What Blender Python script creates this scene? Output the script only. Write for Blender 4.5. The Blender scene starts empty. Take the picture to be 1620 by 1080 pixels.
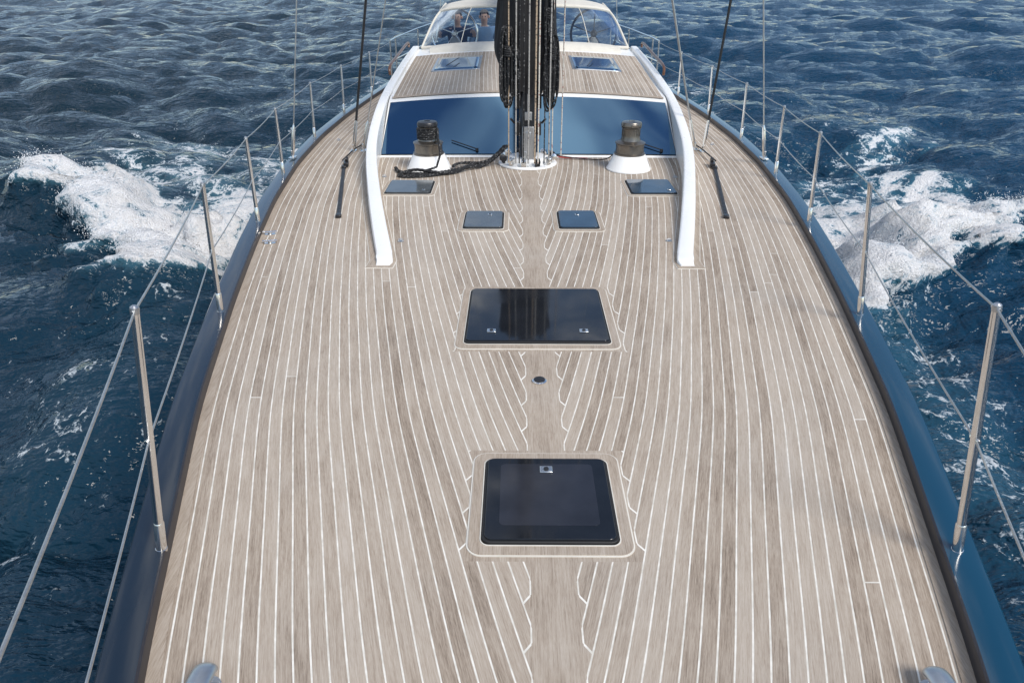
import bpy, math, random
import numpy as np
from mathutils import Vector, Matrix
random.seed(7)
R=math.radians
scene=bpy.context.scene
col=scene.collection
scene.view_settings.view_transform='Standard'
scene.view_settings.look='None'
scene.view_settings.exposure=0

# ------------------------------------------------------------------ node helper
class NT:
    def __init__(s,name):
        s.mat=bpy.data.materials.new(name); s.mat.use_nodes=True
        s.t=s.mat.node_tree; s.n=s.t.nodes; s.n.clear()
        s.out=s.n.new('ShaderNodeOutputMaterial')
    def node(s,typ,**kw):
        nd=s.n.new(typ)
        for k,v in kw.items(): setattr(nd,k,v)
        return nd
    def link(s,a,b): s.t.links.new(a,b)
    def put(s,sock,v):
        if hasattr(v,'is_output'): s.link(v,sock)
        else: sock.default_value=v
    def m(s,op,a,b=0.0,c=0.0,clamp=False):
        nd=s.node('ShaderNodeMath',operation=op,use_clamp=clamp)
        s.put(nd.inputs[0],a); s.put(nd.inputs[1],b); s.put(nd.inputs[2],c)
        return nd.outputs[0]
    def vec(s,x,y,z):
        nd=s.node('ShaderNodeCombineXYZ'); s.put(nd.inputs[0],x); s.put(nd.inputs[1],y); s.put(nd.inputs[2],z)
        return nd.outputs[0]
    def noise(s,v,scale,detail=3,rough=.5,dist=0):
        nd=s.node('ShaderNodeTexNoise'); s.put(nd.inputs['Vector'],v)
        nd.inputs['Scale'].default_value=scale; nd.inputs['Detail'].default_value=detail
        nd.inputs['Roughness'].default_value=rough; nd.inputs['Distortion'].default_value=dist
        return nd.outputs['Fac']
    def ramp(s,f,stops):
        nd=s.node('ShaderNodeValToRGB'); s.put(nd.inputs[0],f)
        e=nd.color_ramp.elements
        while len(e)<len(stops): e.new(0.5)
        for i,(p,c) in enumerate(stops):
            e[i].position=p; e[i].color=(c[0],c[1],c[2],1)
        return nd.outputs[0]
    def mix(s,f,a,b):
        nd=s.node('ShaderNodeMix',data_type='RGBA')
        s.put(nd.inputs[0],f)
        s.put(nd.inputs[6],a if hasattr(a,'is_output') else (*a,1)); s.put(nd.inputs[7],b if hasattr(b,'is_output') else (*b,1))
        return nd.outputs[2]
    def smooth(s,v,lo,hi):
        nd=s.node('ShaderNodeMapRange',interpolation_type='SMOOTHSTEP')
        s.put(nd.inputs[0],v); s.put(nd.inputs[1],lo); s.put(nd.inputs[2],hi)
        return nd.outputs[0]
    def bsdf(s,color,rough=.5,metal=0.0,normal=None,**kw):
        b=s.node('ShaderNodeBsdfPrincipled')
        s.put(b.inputs['Base Color'],color if hasattr(color,'is_output') else (*color,1))
        s.put(b.inputs['Roughness'],rough); s.put(b.inputs['Metallic'],metal)
        for k,v in kw.items(): s.put(b.inputs[k.replace('_',' ')],v)
        if normal is not None: s.link(normal,b.inputs['Normal'])
        return b.outputs[0]
    def bump(s,h,strength=.3,dist=.01,normal=None):
        b=s.node('ShaderNodeBump'); s.put(b.inputs['Height'],h)
        b.inputs['Strength'].default_value=strength; b.inputs['Distance'].default_value=dist
        if normal is not None: s.link(normal,b.inputs['Normal'])
        return b.outputs[0]
    def done(s,sh): s.link(sh,s.out.inputs[0]); return s.mat
    def obj(s): return s.node('ShaderNodeTexCoord').outputs['Object']

def simple(name,c,rough=.5,metal=0.0,var=.12,scale=20,bump=.1,bd=.002,**kw):
    t=NT(name); o=t.obj(); n=t.noise(o,scale,3,.6); n2=t.noise(o,scale*.13+1,2,.5)
    f=t.m('ADD',t.m('MULTIPLY',n,.5),t.m('MULTIPLY',n2,.5))
    a=tuple(x*(1-var) for x in c); b=tuple(min(1,x*(1+var)) for x in c)
    colr=t.ramp(f,[(.3,a),(.7,b)])
    rr=t.m('MULTIPLY_ADD',n2,rough*.5,rough*.75)
    return t.done(t.bsdf(colr,rr,metal,t.bump(n,bump,bd),**kw))

# ------------------------------------------------------------------ materials
def teak(name,mode):
    """mode: 'deck','roof','plain'"""
    t=NT(name); o=t.obj()
    sp=t.node('ShaderNodeSeparateXYZ'); t.link(o,sp.inputs[0])
    X=sp.outputs[0]; Y=sp.outputs[1]; ax=t.m('ABSOLUTE',X)
    side=t.m('SIGN',X)
    w=.0525
    if mode!='plain':
        uvn=t.node('ShaderNodeUVMap',uv_map='plank'); us=t.node('ShaderNodeSeparateXYZ'); t.link(uvn.outputs[0],us.inputs[0])
        u=us.outputs[0]
        un=t.m('DIVIDE',u,w); n=t.m('FLOOR',un); fr=t.m('SUBTRACT',un,n)
        b=t.m('ADD',u,ax); e=t.m('SUBTRACT',b,t.m('MULTIPLY',n,w))
        def win(lo,hi): return t.m('MULTIPLY',t.m('GREATER_THAN',Y,lo),t.m('LESS_THAN',Y,hi))
        K=.078
        if mode=='deck':
            K=t.m('ADD',.078,t.m('ADD',t.m('MULTIPLY',win(1.86,2.50),.222),t.m('MULTIPLY',win(3.38,4.25),.372)))
        xk=t.m('SUBTRACT',ax,K)
        mm=.034
        q=t.m('ADD',t.m('SUBTRACT',e,t.m('ADD',K,mm)),t.m('MULTIPLY',xk,.40))
        nib=t.m('LESS_THAN',q,0)
        out=t.m('GREATER_THAN',xk,0)
        king=t.m('MAXIMUM',t.m('LESS_THAN',xk,0),nib)
        edge=t.m('MINIMUM',fr,t.m('SUBTRACT',1,fr))
        jit=t.noise(t.vec(u,t.m('MULTIPLY',Y,3),0),9,1,.5)
        seamw=t.m('MULTIPLY_ADD',jit,.03,.038)
        seam=t.m('MULTIPLY',t.smooth(edge,t.m('ADD',seamw,.010),t.m('SUBTRACT',seamw,.010)),out)
        kline=t.m('MULTIPLY',t.m('LESS_THAN',t.m('ABSOLUTE',xk),.0027),t.m('SUBTRACT',1,nib))
        cut=t.m('MULTIPLY',t.m('LESS_THAN',t.m('ABSOLUTE',q),.0017),out)
        wn=t.node('ShaderNodeTexWhiteNoise',noise_dimensions='2D'); t.link(t.vec(n,t.m('MULTIPLY',side,7.3),0),wn.inputs['Vector'])
        off=wn.outputs['Value']
        yy=t.m('DIVIDE',t.m('ADD',Y,t.m('MULTIPLY',off,131.0)),16.0); yn=t.m('FLOOR',yy); yf=t.m('SUBTRACT',yy,yn)
        notk=t.m('SUBTRACT',1,king)
        butt=t.m('MULTIPLY',t.m('LESS_THAN',yf,.00034),notk)
        s=t.m('MAXIMUM',t.m('MAXIMUM',seam,kline),t.m('MAXIMUM',cut,butt))
        wn2=t.node('ShaderNodeTexWhiteNoise',noise_dimensions='3D')
        t.link(t.vec(t.m('MULTIPLY',n,notk),t.m('MULTIPLY',side,notk),t.m('MULTIPLY',yn,notk)),wn2.inputs['Vector'])
        rnd=wn2.outputs['Value']
        gx=t.m('ADD',t.m('MULTIPLY',u,notk),t.m('MULTIPLY',ax,king))
    else:
        gx=X; rnd=.5; s=None
    gv=t.vec(t.m('MULTIPLY',gx,210),t.m('MULTIPLY',Y,7),t.m('MULTIPLY',rnd,40))
    g=t.noise(gv,1,5,.70,.3)
    gf=t.noise(t.vec(t.m('MULTIPLY',gx,560),t.m('MULTIPLY',Y,34),t.m('MULTIPLY',rnd,9)),1,2,.7)
    bl=t.noise(o,1.3,4,.6); bl2=t.noise(t.vec(t.m('MULTIPLY',gx,16),t.m('MULTIPLY',Y,2.0),rnd),1.5,4,.65)
    f=t.m('ADD',t.m('MULTIPLY',g,.46),t.m('MULTIPLY',rnd,.13))
    f=t.m('ADD',f,t.m('MULTIPLY',bl,.18)); f=t.m('ADD',f,t.m('MULTIPLY',bl2,.24)); f=t.m('ADD',f,t.m('MULTIPLY',gf,.28))
    c=t.ramp(f,[(.42,(.110,.080,.057)),(.53,(.262,.208,.160)),(.63,(.390,.322,.256)),(.76,(.490,.423,.350)),(.9,(.55,.495,.435))])
    wg=t.smooth(t.noise(o,.8,5,.65),.42,.66)
    c=t.mix(t.m('MULTIPLY',wg,.20),c,t.ramp(f,[(.42,(.13,.112,.096)),(.63,(.35,.318,.285)),(.85,(.47,.445,.41))]))
    st=t.smooth(t.noise(t.vec(t.m('MULTIPLY',gx,40),t.m('MULTIPLY',Y,12),0),1,3,.7),.68,.78)
    c=t.mix(t.m('MULTIPLY',st,.36),c,(.11,.08,.058))
    h=t.m('MULTIPLY',g,.4); h=t.m('ADD',h,t.m('MULTIPLY',gf,.5))
    rough=t.m('MULTIPLY_ADD',bl,.2,.66)
    if s is not None:
        sc=t.ramp(t.noise(o,14,3,.6),[(.3,(.58,.55,.48)),(.6,(.82,.79,.72))])
        c=t.mix(s,c,sc); h=t.m('SUBTRACT',h,t.m('MULTIPLY',s,.2))
    return t.done(t.bsdf(c,rough,0.0,t.bump(h,.45,.0015),Specular_IOR_Level=.2))
M_deck=teak('teak_deck','deck'); M_roof=teak('teak_roof','roof'); M_teak=teak('teak_plain','plain')
M_caulk=simple('caulking',(.70,.67,.60),.7,scale=15)
M_white=simple('white_gelcoat',(.88,.88,.86),.28,var=.03,scale=4,bump=.02)
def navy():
    t=NT('navy_paint_sky_tint'); o=t.obj(); sp=t.node('ShaderNodeSeparateXYZ'); t.link(o,sp.inputs[0])
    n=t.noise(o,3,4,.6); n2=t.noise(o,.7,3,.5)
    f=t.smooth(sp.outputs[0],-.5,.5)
    c=t.mix(f,(.012,.022,.036),(.003,.056,.110))  # sky reflection painted into the colour: greyer on the left, bluer on the right
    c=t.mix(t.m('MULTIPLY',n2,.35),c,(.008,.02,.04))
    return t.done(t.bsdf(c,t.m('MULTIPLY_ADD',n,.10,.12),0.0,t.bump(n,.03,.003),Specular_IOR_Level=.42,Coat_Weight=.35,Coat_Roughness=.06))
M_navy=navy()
M_brown=simple('rail_inner_paint',(.026,.024,.028),.4,var=.2)
M_steel=simple('polished_steel',(.80,.79,.77),.18,1.0,var=.05,scale=30,bump=.03)
M_alu=simple('brushed_aluminium',(.55,.56,.57),.38,1.0,var=.12,scale=60,bump=.1)
M_gun=simple('winch_grey',(.21,.19,.165),.30,.85,var=.18,scale=40)
M_blk=simple('black_composite',(.018,.018,.02),.35,var=.3,scale=25)
M_carbon=simple('mast_coating',(.035,.038,.042),.32,.3,var=.25,scale=18)
M_wire=simple('wire',(.50,.50,.49),.35,.9,var=.2,scale=200)
M_canvas=simple('beige_canvas',(.66,.63,.56),.85,var=.1,scale=60,bump=.4)
M_blkcanvas=simple('black_canvas',(.016,.016,.018),.8,var=.35,scale=12,bump=.6,bd=.01)
M_cock=simple('cockpit_mould',(.36,.34,.31),.4,var=.05,scale=5)
M_tan=simple('varnished_brown',(.12,.055,.03),.3,var=.25,scale=20)
M_seal=simple('rubber_seal',(.015,.015,.016),.6)
def glassdark(name,c,rough=.03):
    t=NT(name); o=t.obj()
    n=t.noise(o,6,3,.6); sm=t.smooth(t.noise(o,2.3,4,.7),.45,.75)
    colr=t.ramp(n,[(.3,tuple(x*.8 for x in c)),(.7,tuple(x*1.25 for x in c))])
    r=t.m('MULTIPLY_ADD',sm,.10,rough)
    return t.done(t.bsdf(colr,r,0.0,t.bump(t.noise(o,1.7,2),.04,.01),IOR=1.52))
M_hglass=glassdark('smoked_acrylic',(.012,.014,.018),.05)
M_hgrey_refl=glassdark('acrylic_grey_reflection',(.075,.088,.098),.08); M_hblue_refl=glassdark('acrylic_blue_reflection',(.022,.05,.085),.05)  # small hatches: grey and blue sky reflection put into the glass colour
M_hinner=glassdark('smoked_acrylic_inner',(.024,.026,.034),.08)
def wglass():
    t=NT('blue_mirror_glass'); o=t.obj()
    n=t.bump(t.noise(o,.7,1),.14,.10)
    a=t.bsdf((.002,.010,.030),.06,0.0,n,IOR=1.6)
    b=t.bsdf((.18,.38,.58),.085,1.0,n)
    mx=t.node('ShaderNodeMixShader'); mx.inputs[0].default_value=.55; t.link(a,mx.inputs[1]); t.link(b,mx.inputs[2])
    return t.done(mx.outputs[0])
M_wglass=wglass()
def clear():
    t=NT('clear_vinyl'); o=t.obj()
    tr=t.node('ShaderNodeBsdfTransparent'); tr.inputs[0].default_value=(.84,.91,.97,1)
    gl=t.node('ShaderNodeBsdfGlossy'); gl.inputs['Roughness'].default_value=.08; gl.inputs[0].default_value=(.75,.85,.95,1)
    b=t.bump(t.noise(o,3,3),.12,.05); t.link(b,gl.inputs['Normal'])
    fr=t.node('ShaderNodeFresnel'); fr.inputs[0].default_value=1.35
    f=t.m('ADD',t.m('MULTIPLY',fr.outputs[0],.6),t.m('MULTIPLY',t.noise(o,2.2,3),.12))
    mx=t.node('ShaderNodeMixShader'); t.link(f,mx.inputs[0]); t.link(tr.outputs[0],mx.inputs[1]); t.link(gl.outputs[0],mx.inputs[2])
    return t.done(mx.outputs[0])
M_clear=clear()
def rope(name,c1,c2,sc=90):
    t=NT(name); o=t.obj()
    v=t.node('ShaderNodeTexVoronoi'); t.link(o,v.inputs['Vector']); v.inputs['Scale'].default_value=sc
    f=v.outputs['Distance']
    rr=t.node('ShaderNodeSeparateXYZ'); t.link(v.outputs['Color'],rr.inputs[0])
    c=t.ramp(rr.outputs[0],[(.0,c1),(.84,c1),(.90,c2)])
    return t.done(t.bsdf(c,.85,0.0,t.bump(f,.8,.004)))
M_ropeb=rope('black_rope',(.013,.014,.016),(.12,.12,.12))
M_ropeg=rope('grey_rope',(.36,.35,.33),(.10,.10,.10))
M_ropew=rope('white_rope',(.6,.58,.52),(.3,.12,.1))
M_ropet=rope('tan_rope',(.44,.34,.24),(.12,.1,.08))

# ------------------------------------------------------------------ mesh builder
def catmull(pts,k=8,closed=False):
    P=[Vector(p) for p in pts]; n=len(P); out=[]
    rng=range(n if closed else n-1)
    for i in rng:
        if closed: a,b,c,d=P[(i-1)%n],P[i],P[(i+1)%n],P[(i+2)%n]
        else: a,b,c,d=P[max(i-1,0)],P[i],P[i+1],P[min(i+2,n-1)]
        for j in range(k):
            t=j/k
            out.append(.5*((2*b)+(c-a)*t+(2*a-5*b+4*c-d)*t*t+(3*b-a-3*c+d)*t**3))
    if not closed: out.append(P[-1])
    return out
def rrect(x0,x1,y0,y1,r,n=6):
    out=[]
    for cx,cy,a0 in ((x1-r,y1-r,0),(x0+r,y1-r,90),(x0+r,y0+r,180),(x1-r,y0+r,270)):
        for i in range(n+1):
            a=R(a0+90*i/n); out.append((cx+r*math.cos(a),cy+r*math.sin(a)))
    return out
class MB:
    def __init__(s): s.v=[];s.f=[];s.mi=[];s.cur=0
    def add(s,vs,fs):
        o=len(s.v); s.v+=[tuple(p) for p in vs]
        for f in fs: s.f.append(tuple(o+i for i in f)); s.mi.append(s.cur)
        return s
    def box(s,c,d,rz=0,rx=0):
        M=Matrix.Translation(c)@Matrix.Rotation(rz,4,'Z')@Matrix.Rotation(rx,4,'X')
        vs=[M@Vector((x*d[0]/2,y*d[1]/2,z*d[2]/2)) for x in(-1,1) for y in(-1,1) for z in(-1,1)]
        return s.add(vs,[(0,1,3,2),(4,6,7,5),(0,4,5,1),(2,3,7,6),(0,2,6,4),(1,5,7,3)])
    def lathe(s,prof,c,n=32,M=None):
        M=M or Matrix.Identity(4); c=Vector(c); vs=[];fs=[]
        for r,z in prof:
            for i in range(n):
                a=2*math.pi*i/n; vs.append(c+M@Vector((r*math.cos(a),r*math.sin(a),z)))
        for j in range(len(prof)-1):
            for i in range(n):
                fs.append((j*n+i,j*n+(i+1)%n,(j+1)*n+(i+1)%n,(j+1)*n+i))
        fs.append(tuple(range(n-1,-1,-1))); fs.append(tuple((len(prof)-1)*n+i for i in range(n)))
        return s.add(vs,fs)
    def tube(s,pts,r,n=8,closed=False,sq=1.0):
        P=[Vector(p) for p in pts]; m=len(P); vs=[];fs=[]
        T=[]
        for i in range(m):
            a=P[(i-1)%m] if closed else P[max(i-1,0)]; b=P[(i+1)%m] if closed else P[min(i+1,m-1)]
            T.append((b-a).normalized())
        up=Vector((0,0,1)) if abs(T[0].z)<.9 else Vector((1,0,0))
        N=(up-T[0]*up.dot(T[0])).normalized()
        for i in range(m):
            N=(N-T[i]*N.dot(T[i])).normalized(); B=T[i].cross(N)
            rr=r[i] if isinstance(r,(list,tuple)) else r
            for j in range(n):
                a=2*math.pi*j/n; vs.append(P[i]+N*(rr*sq*math.cos(a))+B*(rr*math.sin(a)))
        for i in range(m if closed else m-1):
            k=(i+1)%m
            for j in range(n): fs.append((i*n+j,i*n+(j+1)%n,k*n+(j+1)%n,k*n+j))
        if not closed: fs.append(tuple(range(n-1,-1,-1))); fs.append(tuple((m-1)*n+j for j in range(n)))
        return s.add(vs,fs)
    def prism(s,ol,z0,z1,zf=None):
        n=len(ol); zf=zf or (lambda x,y:0)
        vs=[(x,y,z0+zf(x,y)) for x,y in ol]+[(x,y,z1+zf(x,y)) for x,y in ol]
        fs=[tuple(range(n-1,-1,-1)),tuple(range(n,2*n))]+[(i,(i+1)%n,n+(i+1)%n,n+i) for i in range(n)]
        return s.add(vs,fs)
    def ring(s,o,i,z0,z1):
        n=len(o)
        vs=[(x,y,z1) for x,y in o]+[(x,y,z1) for x,y in i]+[(x,y,z0) for x,y in o]+[(x,y,z0) for x,y in i]
        fs=[]
        for a in range(n):
            b=(a+1)%n
            fs+=[(a,b,n+b,n+a),(2*n+a,2*n+b,b,a),(n+a,n+b,3*n+b,3*n+a)]
        return s.add(vs,fs)
    def grid(s,fn,nu,nv):
        vs=[fn(i/nu,j/nv) for i in range(nu+1) for j in range(nv+1)]
        fs=[(i*(nv+1)+j,(i+1)*(nv+1)+j,(i+1)*(nv+1)+j+1,i*(nv+1)+j+1) for i in range(nu) for j in range(nv)]
        return s.add(vs,fs)
    def loft(s,secs,closed=True,caps=True):
        n=len(secs[0]); vs=[p for q in secs for p in q]; fs=[]
        for i in range(len(secs)-1):
            for j in range(n if closed else n-1):
                fs.append((i*n+j,i*n+(j+1)%n,(i+1)*n+(j+1)%n,(i+1)*n+j))
        if caps and closed: fs.append(tuple(range(n-1,-1,-1))); fs.append(tuple((len(secs)-1)*n+j for j in range(n)))
        return s.add(vs,fs)
def make(name,mb,mats,parent=None,bevel=0,sharp=35,fix=True,label=None):
    me=bpy.data.meshes.new(name); me.from_pydata(mb.v,[],mb.f)
    if not isinstance(mats,(list,tuple)): mats=[mats]
    for m in mats: me.materials.append(m)
    me.polygons.foreach_set('material_index',mb.mi); me.update()
    if fix:
        import bmesh
        bm=bmesh.new(); bm.from_mesh(me); bmesh.ops.recalc_face_normals(bm,faces=bm.faces); bm.to_mesh(me); bm.free()
    me.shade_smooth(); me.set_sharp_from_angle(angle=R(sharp))
    ob=bpy.data.objects.new(name,me); col.objects.link(ob)
    if bevel:
        b=ob.modifiers.new('bevel','BEVEL'); b.width=bevel; b.segments=2; b.limit_method='ANGLE'; b.angle_limit=R(40); b.harden_normals=False
    if parent is not None: attach(ob,parent)
    if label: ob['label']=label
    return ob
ORI={}
def attach(ob,p):
    ob.parent=p; ob.matrix_parent_inverse=Matrix.Translation(-ORI.get(p.name,Vector((0,0,0))))
def empty(name,loc,parent=None):
    e=bpy.data.objects.new(name,None); col.objects.link(e); e.location=loc
    if parent is not None:
        attach(e,parent)
    e.empty_display_size=.2
    ORI[e.name]=Vector(loc); return e
def top(ob,label,cat,group=None):
    ob['label']=label; ob['category']=cat
    if group: ob['group']=group

# ------------------------------------------------------------------ hull shape
tY=[-3,-1.3,-.5,.3,1.387,2.0,2.8,4.0,5,6.1,7.4,8.7,10,11.4,13,15,17.5,20]
tB=[-1.0,0,.48,.82,1.18,1.345,1.565,1.82,2.01,2.195,2.345,2.41,2.40,2.33,2.23,2.08,1.85,1.6]
ys=np.arange(-3,20.01,.01); bb=np.interp(ys,tY,tB); ker=np.exp(-(np.arange(-60,61)/28.)**2); ker/=ker.sum()
bs=np.convolve(np.pad(bb,60,mode='edge'),ker,'valid')
def bw(y): return max(.012,float(np.interp(y,ys,bs)))

yacht=empty('sailing_yacht',(0,8,-1.3))
top(yacht,'sailing yacht with teak deck, navy rails and black mast','yacht')

rows=list(np.arange(-1.25,17.31,.06)); NC=24
mb=MB(); vs=[];uv=[];fs=[]
for y in rows:
    b=bw(y)
    for j in range(-NC,NC+1):
        x=b*j/NC; vs.append((x,y,0)); uv.append((b-abs(x),y))
W=2*NC+1
for i in range(len(rows)-1):
    for j in range(W-1):
        cx=(vs[i*W+j][0]+vs[i*W+j+1][0])/2; cy=rows[i]+.03
        if 12.45<cy<16.3 and abs(cx)<1.56: continue
        fs.append((i*W+j,i*W+j+1,(i+1)*W+j+1,(i+1)*W+j))
def uvmesh(name,vs,fs,uv,mat,parent):
    me=bpy.data.meshes.new(name); me.from_pydata(vs,[],fs); me.materials.append(mat)
    l=me.uv_layers.new(name='plank'); idx=np.empty(len(me.loops),dtype=np.int32); me.loops.foreach_get('vertex_index',idx)
    l.data.foreach_set('uv',np.array(uv,dtype=np.float32)[idx].ravel()); me.update()
    ob=bpy.data.objects.new(name,me); col.objects.link(ob); attach(ob,parent); return ob
deck=uvmesh('deck',vs,fs,uv,M_deck,yacht)

secs=[]
for y in np.arange(-1.3,17.4,.3):
    b=bw(y)+.122; tt=min(1,max(0,(y+1.3)/8)); s=tt**.6
    bwl=b*(.55+.37*s)
    half=[(b,y,.012),(b-.01,y,-.12),(b*(.92+.05*s),y,-.5),(b*(.8+.15*s),y,-.9),(bwl,y,-1.3),(bwl*.8,y,-1.75),(bwl*.3,y,-2.2)]
    secs.append(half+[(-p[0],p[1],p[2]) for p in reversed(half)])
hm=MB().loft(secs,closed=False)
for q in(secs[0],secs[-1]): hm.add(q,[tuple(range(len(q)))])
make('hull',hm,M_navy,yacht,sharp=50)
for sg in (-1,1):
    m=MB(); L=[]
    for y in np.arange(-1.3,17.4,.12):
        b=bw(y)
        L.append([(sg*(b+.001),y,-.02),(sg*(b+.001),y,.042),(sg*(b+.004),y,.052),(sg*(b+.012),y,.055),(sg*(b+.124),y,.044),(sg*(b+.131),y,.038),(sg*(b+.133),y,-.02)])
    m.loft(L)
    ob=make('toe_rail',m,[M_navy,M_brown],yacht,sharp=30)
    me=ob.data
    for p in me.polygons:
        c=p.center
        if abs(c.x)<bw(c.y)+.0083: p.material_index=1
for sg in (-1,1):
    m=MB(); L=[]
    for y in np.arange(-1.0,17.2,.12):
        b=bw(y); L.append([(sg*(b+.001),y,.0),(sg*(b+.001),y,.004),(sg*(b-.040),y,.004),(sg*(b-.040),y,.0)])
    m.loft(L); make('margin_plank',m,M_teak,yacht)
# ------------------------------------------------------------------ hatches
def hatch(x0,x1,y0,y1,latches,margin=.05,zf=None,surround=True,lab=None,gm=None):
    zf=zf or (lambda x,y:0)
    h=empty('deck_hatch',((x0+x1)/2,(y0+y1)/2,zf((x0+x1)/2,(y0+y1)/2)),yacht)
    if lab: h['label']=lab
    if surround:
        o=rrect(x0-margin-.006,x1+margin+.006,y0-margin-.006,y1+margin+.006,.05+.006); i=rrect(x0-.004,x1+.004,y0-.004,y1+.004,.03)
        make('surround_seam',MB().ring(o,i,-.002,.0035),M_caulk,h)
        o=rrect(x0-margin,x1+margin,y0-margin,y1+margin,.05)
        make('wood_surround',MB().ring(o,i,-.002,.0065),M_teak,h)
        o2=rrect(x0-.008,x1+.008,y0-.008,y1+.008,.034)
        make('inner_seam',MB().ring(o2,i,-.002,.009),M_caulk,h)
    def slab(d,z0,z1,r): return MB().prism(rrect(x0+d,x1-d,y0+d,y1-d,r),z0,z1,zf)
    make('frame',slab(0,.0,.017,.03),M_seal,h,bevel=.003)
    make('glass',slab(.009,.012,.024,.026),gm or M_hglass,h,bevel=.002)
    bx=.06 if x1-x0>.4 else .04
    if margin>0 and x1-x0<.6 and surround and x1-x0>.45:
        make('inner_panel',MB().prism(rrect(x0+bx,x1-bx,y0+bx*1.3,y1-bx*.8,.02),.02,.0246,zf),M_hinner,h)
    for lx,ly,s in latches:
        m=MB(); m.box((lx,ly,.027+zf(lx,ly)),(s,s*.8,.007)); l=make('latch',m,M_steel,h,bevel=.002)
        m=MB(); m.lathe([(s*.22,.0),(s*.2,.003)],(lx,ly,.031+zf(lx,ly)),16); make('latch_socket',m,M_blk,h)
    return h
hatch(-.246,.238,1.935,2.422,[(-.006,2.335,.05)],.048,lab='square smoked hatch with one steel latch')
hatch(-.405,.382,3.455,4.178,[(-.262,3.575,.048),(.245,3.575,.048)],.048,lab='wide smoked hatch with two steel latches')
hatch(-.540,-.230,5.37,5.795,[(-.34,5.68,.035)],.04,gm=M_hgrey_refl)
hatch(.205,.515,5.37,5.81,[(.36,5.68,.035)],.04,gm=M_hblue_refl)
hatch(-1.305,-.893,6.33,6.76,[(-.96,6.42,.03)],.035,gm=M_hgrey_refl)
hatch(.893,1.305,6.33,6.80,[(1.24,6.42,.03)],.035,gm=M_hblue_refl)

# ------------------------------------------------------------------ coachroof
def rz(y):
    return float(np.interp(y,[7.76,7.79,8.65,8.74,8.85,10.2,11.3,12.0,12.45],[0,.012,.420,.448,.468,.53,.60,.64,.655]))
def cam(x,y): return (.075*(1-(x/1.6)**2)-.015)*min(1,max(0,(y-7.7)/1.0))
def rw(y): return float(np.interp(y,[7.5,8.75,10.3,12.4],[1.57,1.60,1.66,1.69]))
coach=empty('coachroof',(0,10,0),yacht)
yy=[7.76,7.79,7.9,8.1,8.3,8.45,8.65,8.69,8.74,8.79,8.85]+list(np.arange(9,12.46,.23))+[12.45]
L=[]
for y in yy:
    w=rw(y); L.append([(w*(j/12-1),y,rz(y)+cam(w*(j/12-1),y)) for j in range(25)])
m=MB(); m.loft(L,closed=False)
w=rw(12.45); m.add([(w*(j/12-1),12.45,rz(12.45)+cam(w*(j/12-1),12.45)) for j in range(25)]+[(w*(j/12-1),12.45,-.7) for j in range(25)],[(j,j+1,26+j,25+j) for j in range(24)])
make('roof_shell',m,M_white,coach,sharp=25)
def overlay(x0f,x1f,y0,y1,dz,nx=16,ny=8):
    def f(a,b):
        y=y0+(y1-y0)*b; xa=x0f(y); xb=x1f(y); x=xa+(xb-xa)*a
        return (x,y,rz(y)+cam(x,y)+dz)
    return MB().grid(f,nx,ny)
for sg in (-1,1):
    a,b=(lambda y:-1.57),(lambda y:-.06)
    if sg>0: a,b=(lambda y:.06),(lambda y:1.57)
    make('window_gasket',overlay(lambda y:a(y)-.006,lambda y:b(y)+.006,7.793,8.662,.004),M_seal,coach)
    make('windscreen_pane',overlay(a,b,7.80,8.655,.009),M_wglass,coach)
    m=MB(); y0,y1=7.84,8.02; x0=1.42*sg if sg>0 else -.55
    m.tube([(x0,y0,rz(y0)+cam(x0,y0)+.03),(x0-.28,y1-.05,rz(y1-.05)+cam(x0-.28,y1-.05)+.028)],.006,6)
    m.lathe([(.018,0),(.016,.03)],(x0,y0,rz(y0)+cam(x0,y0)+.008),12); make('wiper',m,M_blk,coach)
vs=[];uv=[];fs=[]; yr=np.arange(8.77,11.66,.06)
for y in yr:
    w=rw(y)-.04
    for j in range(-16,17):
        x=w*j/16; vs.append((x,y,rz(y)+cam(x,y)+.006)); uv.append((w-abs(x),y))
for i in range(len(yr)-1):
    for j in range(32): fs.append((i*33+j,i*33+j+1,(i+1)*33+j+1,(i+1)*33+j))
uvmesh('roof_planking',vs,fs,uv,M_roof,coach)
make('roof_margin',overlay(lambda y:-(rw(y)-.03),lambda y:rw(y)-.03,8.75,8.81,.011,24,2),M_teak,coach)
for sg in (-1,1):
    x0,x1=sorted((sg*.62,sg*1.27))
    for nm,d,dz,mt in (('roof_hatch_frame',0,.016,M_alu),('roof_hatch_glass',.035,.021,M_wglass)):
        m=overlay(lambda y:x0+d,lambda y:x1-d,10.25+d,11.25-d,dz,8,8)
        ob=make(nm,m,mt,coach); sd=ob.modifiers.new('s','SOLIDIFY'); sd.thickness=.014; sd.offset=-1
    m=MB(); m.tube([(x0+.2,10.35,rz(10.35)+.085),(x0+.33,10.9,rz(10.9)+.09)],.006,6); make('roof_hatch_strut',m,M_blk,coach)

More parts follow.
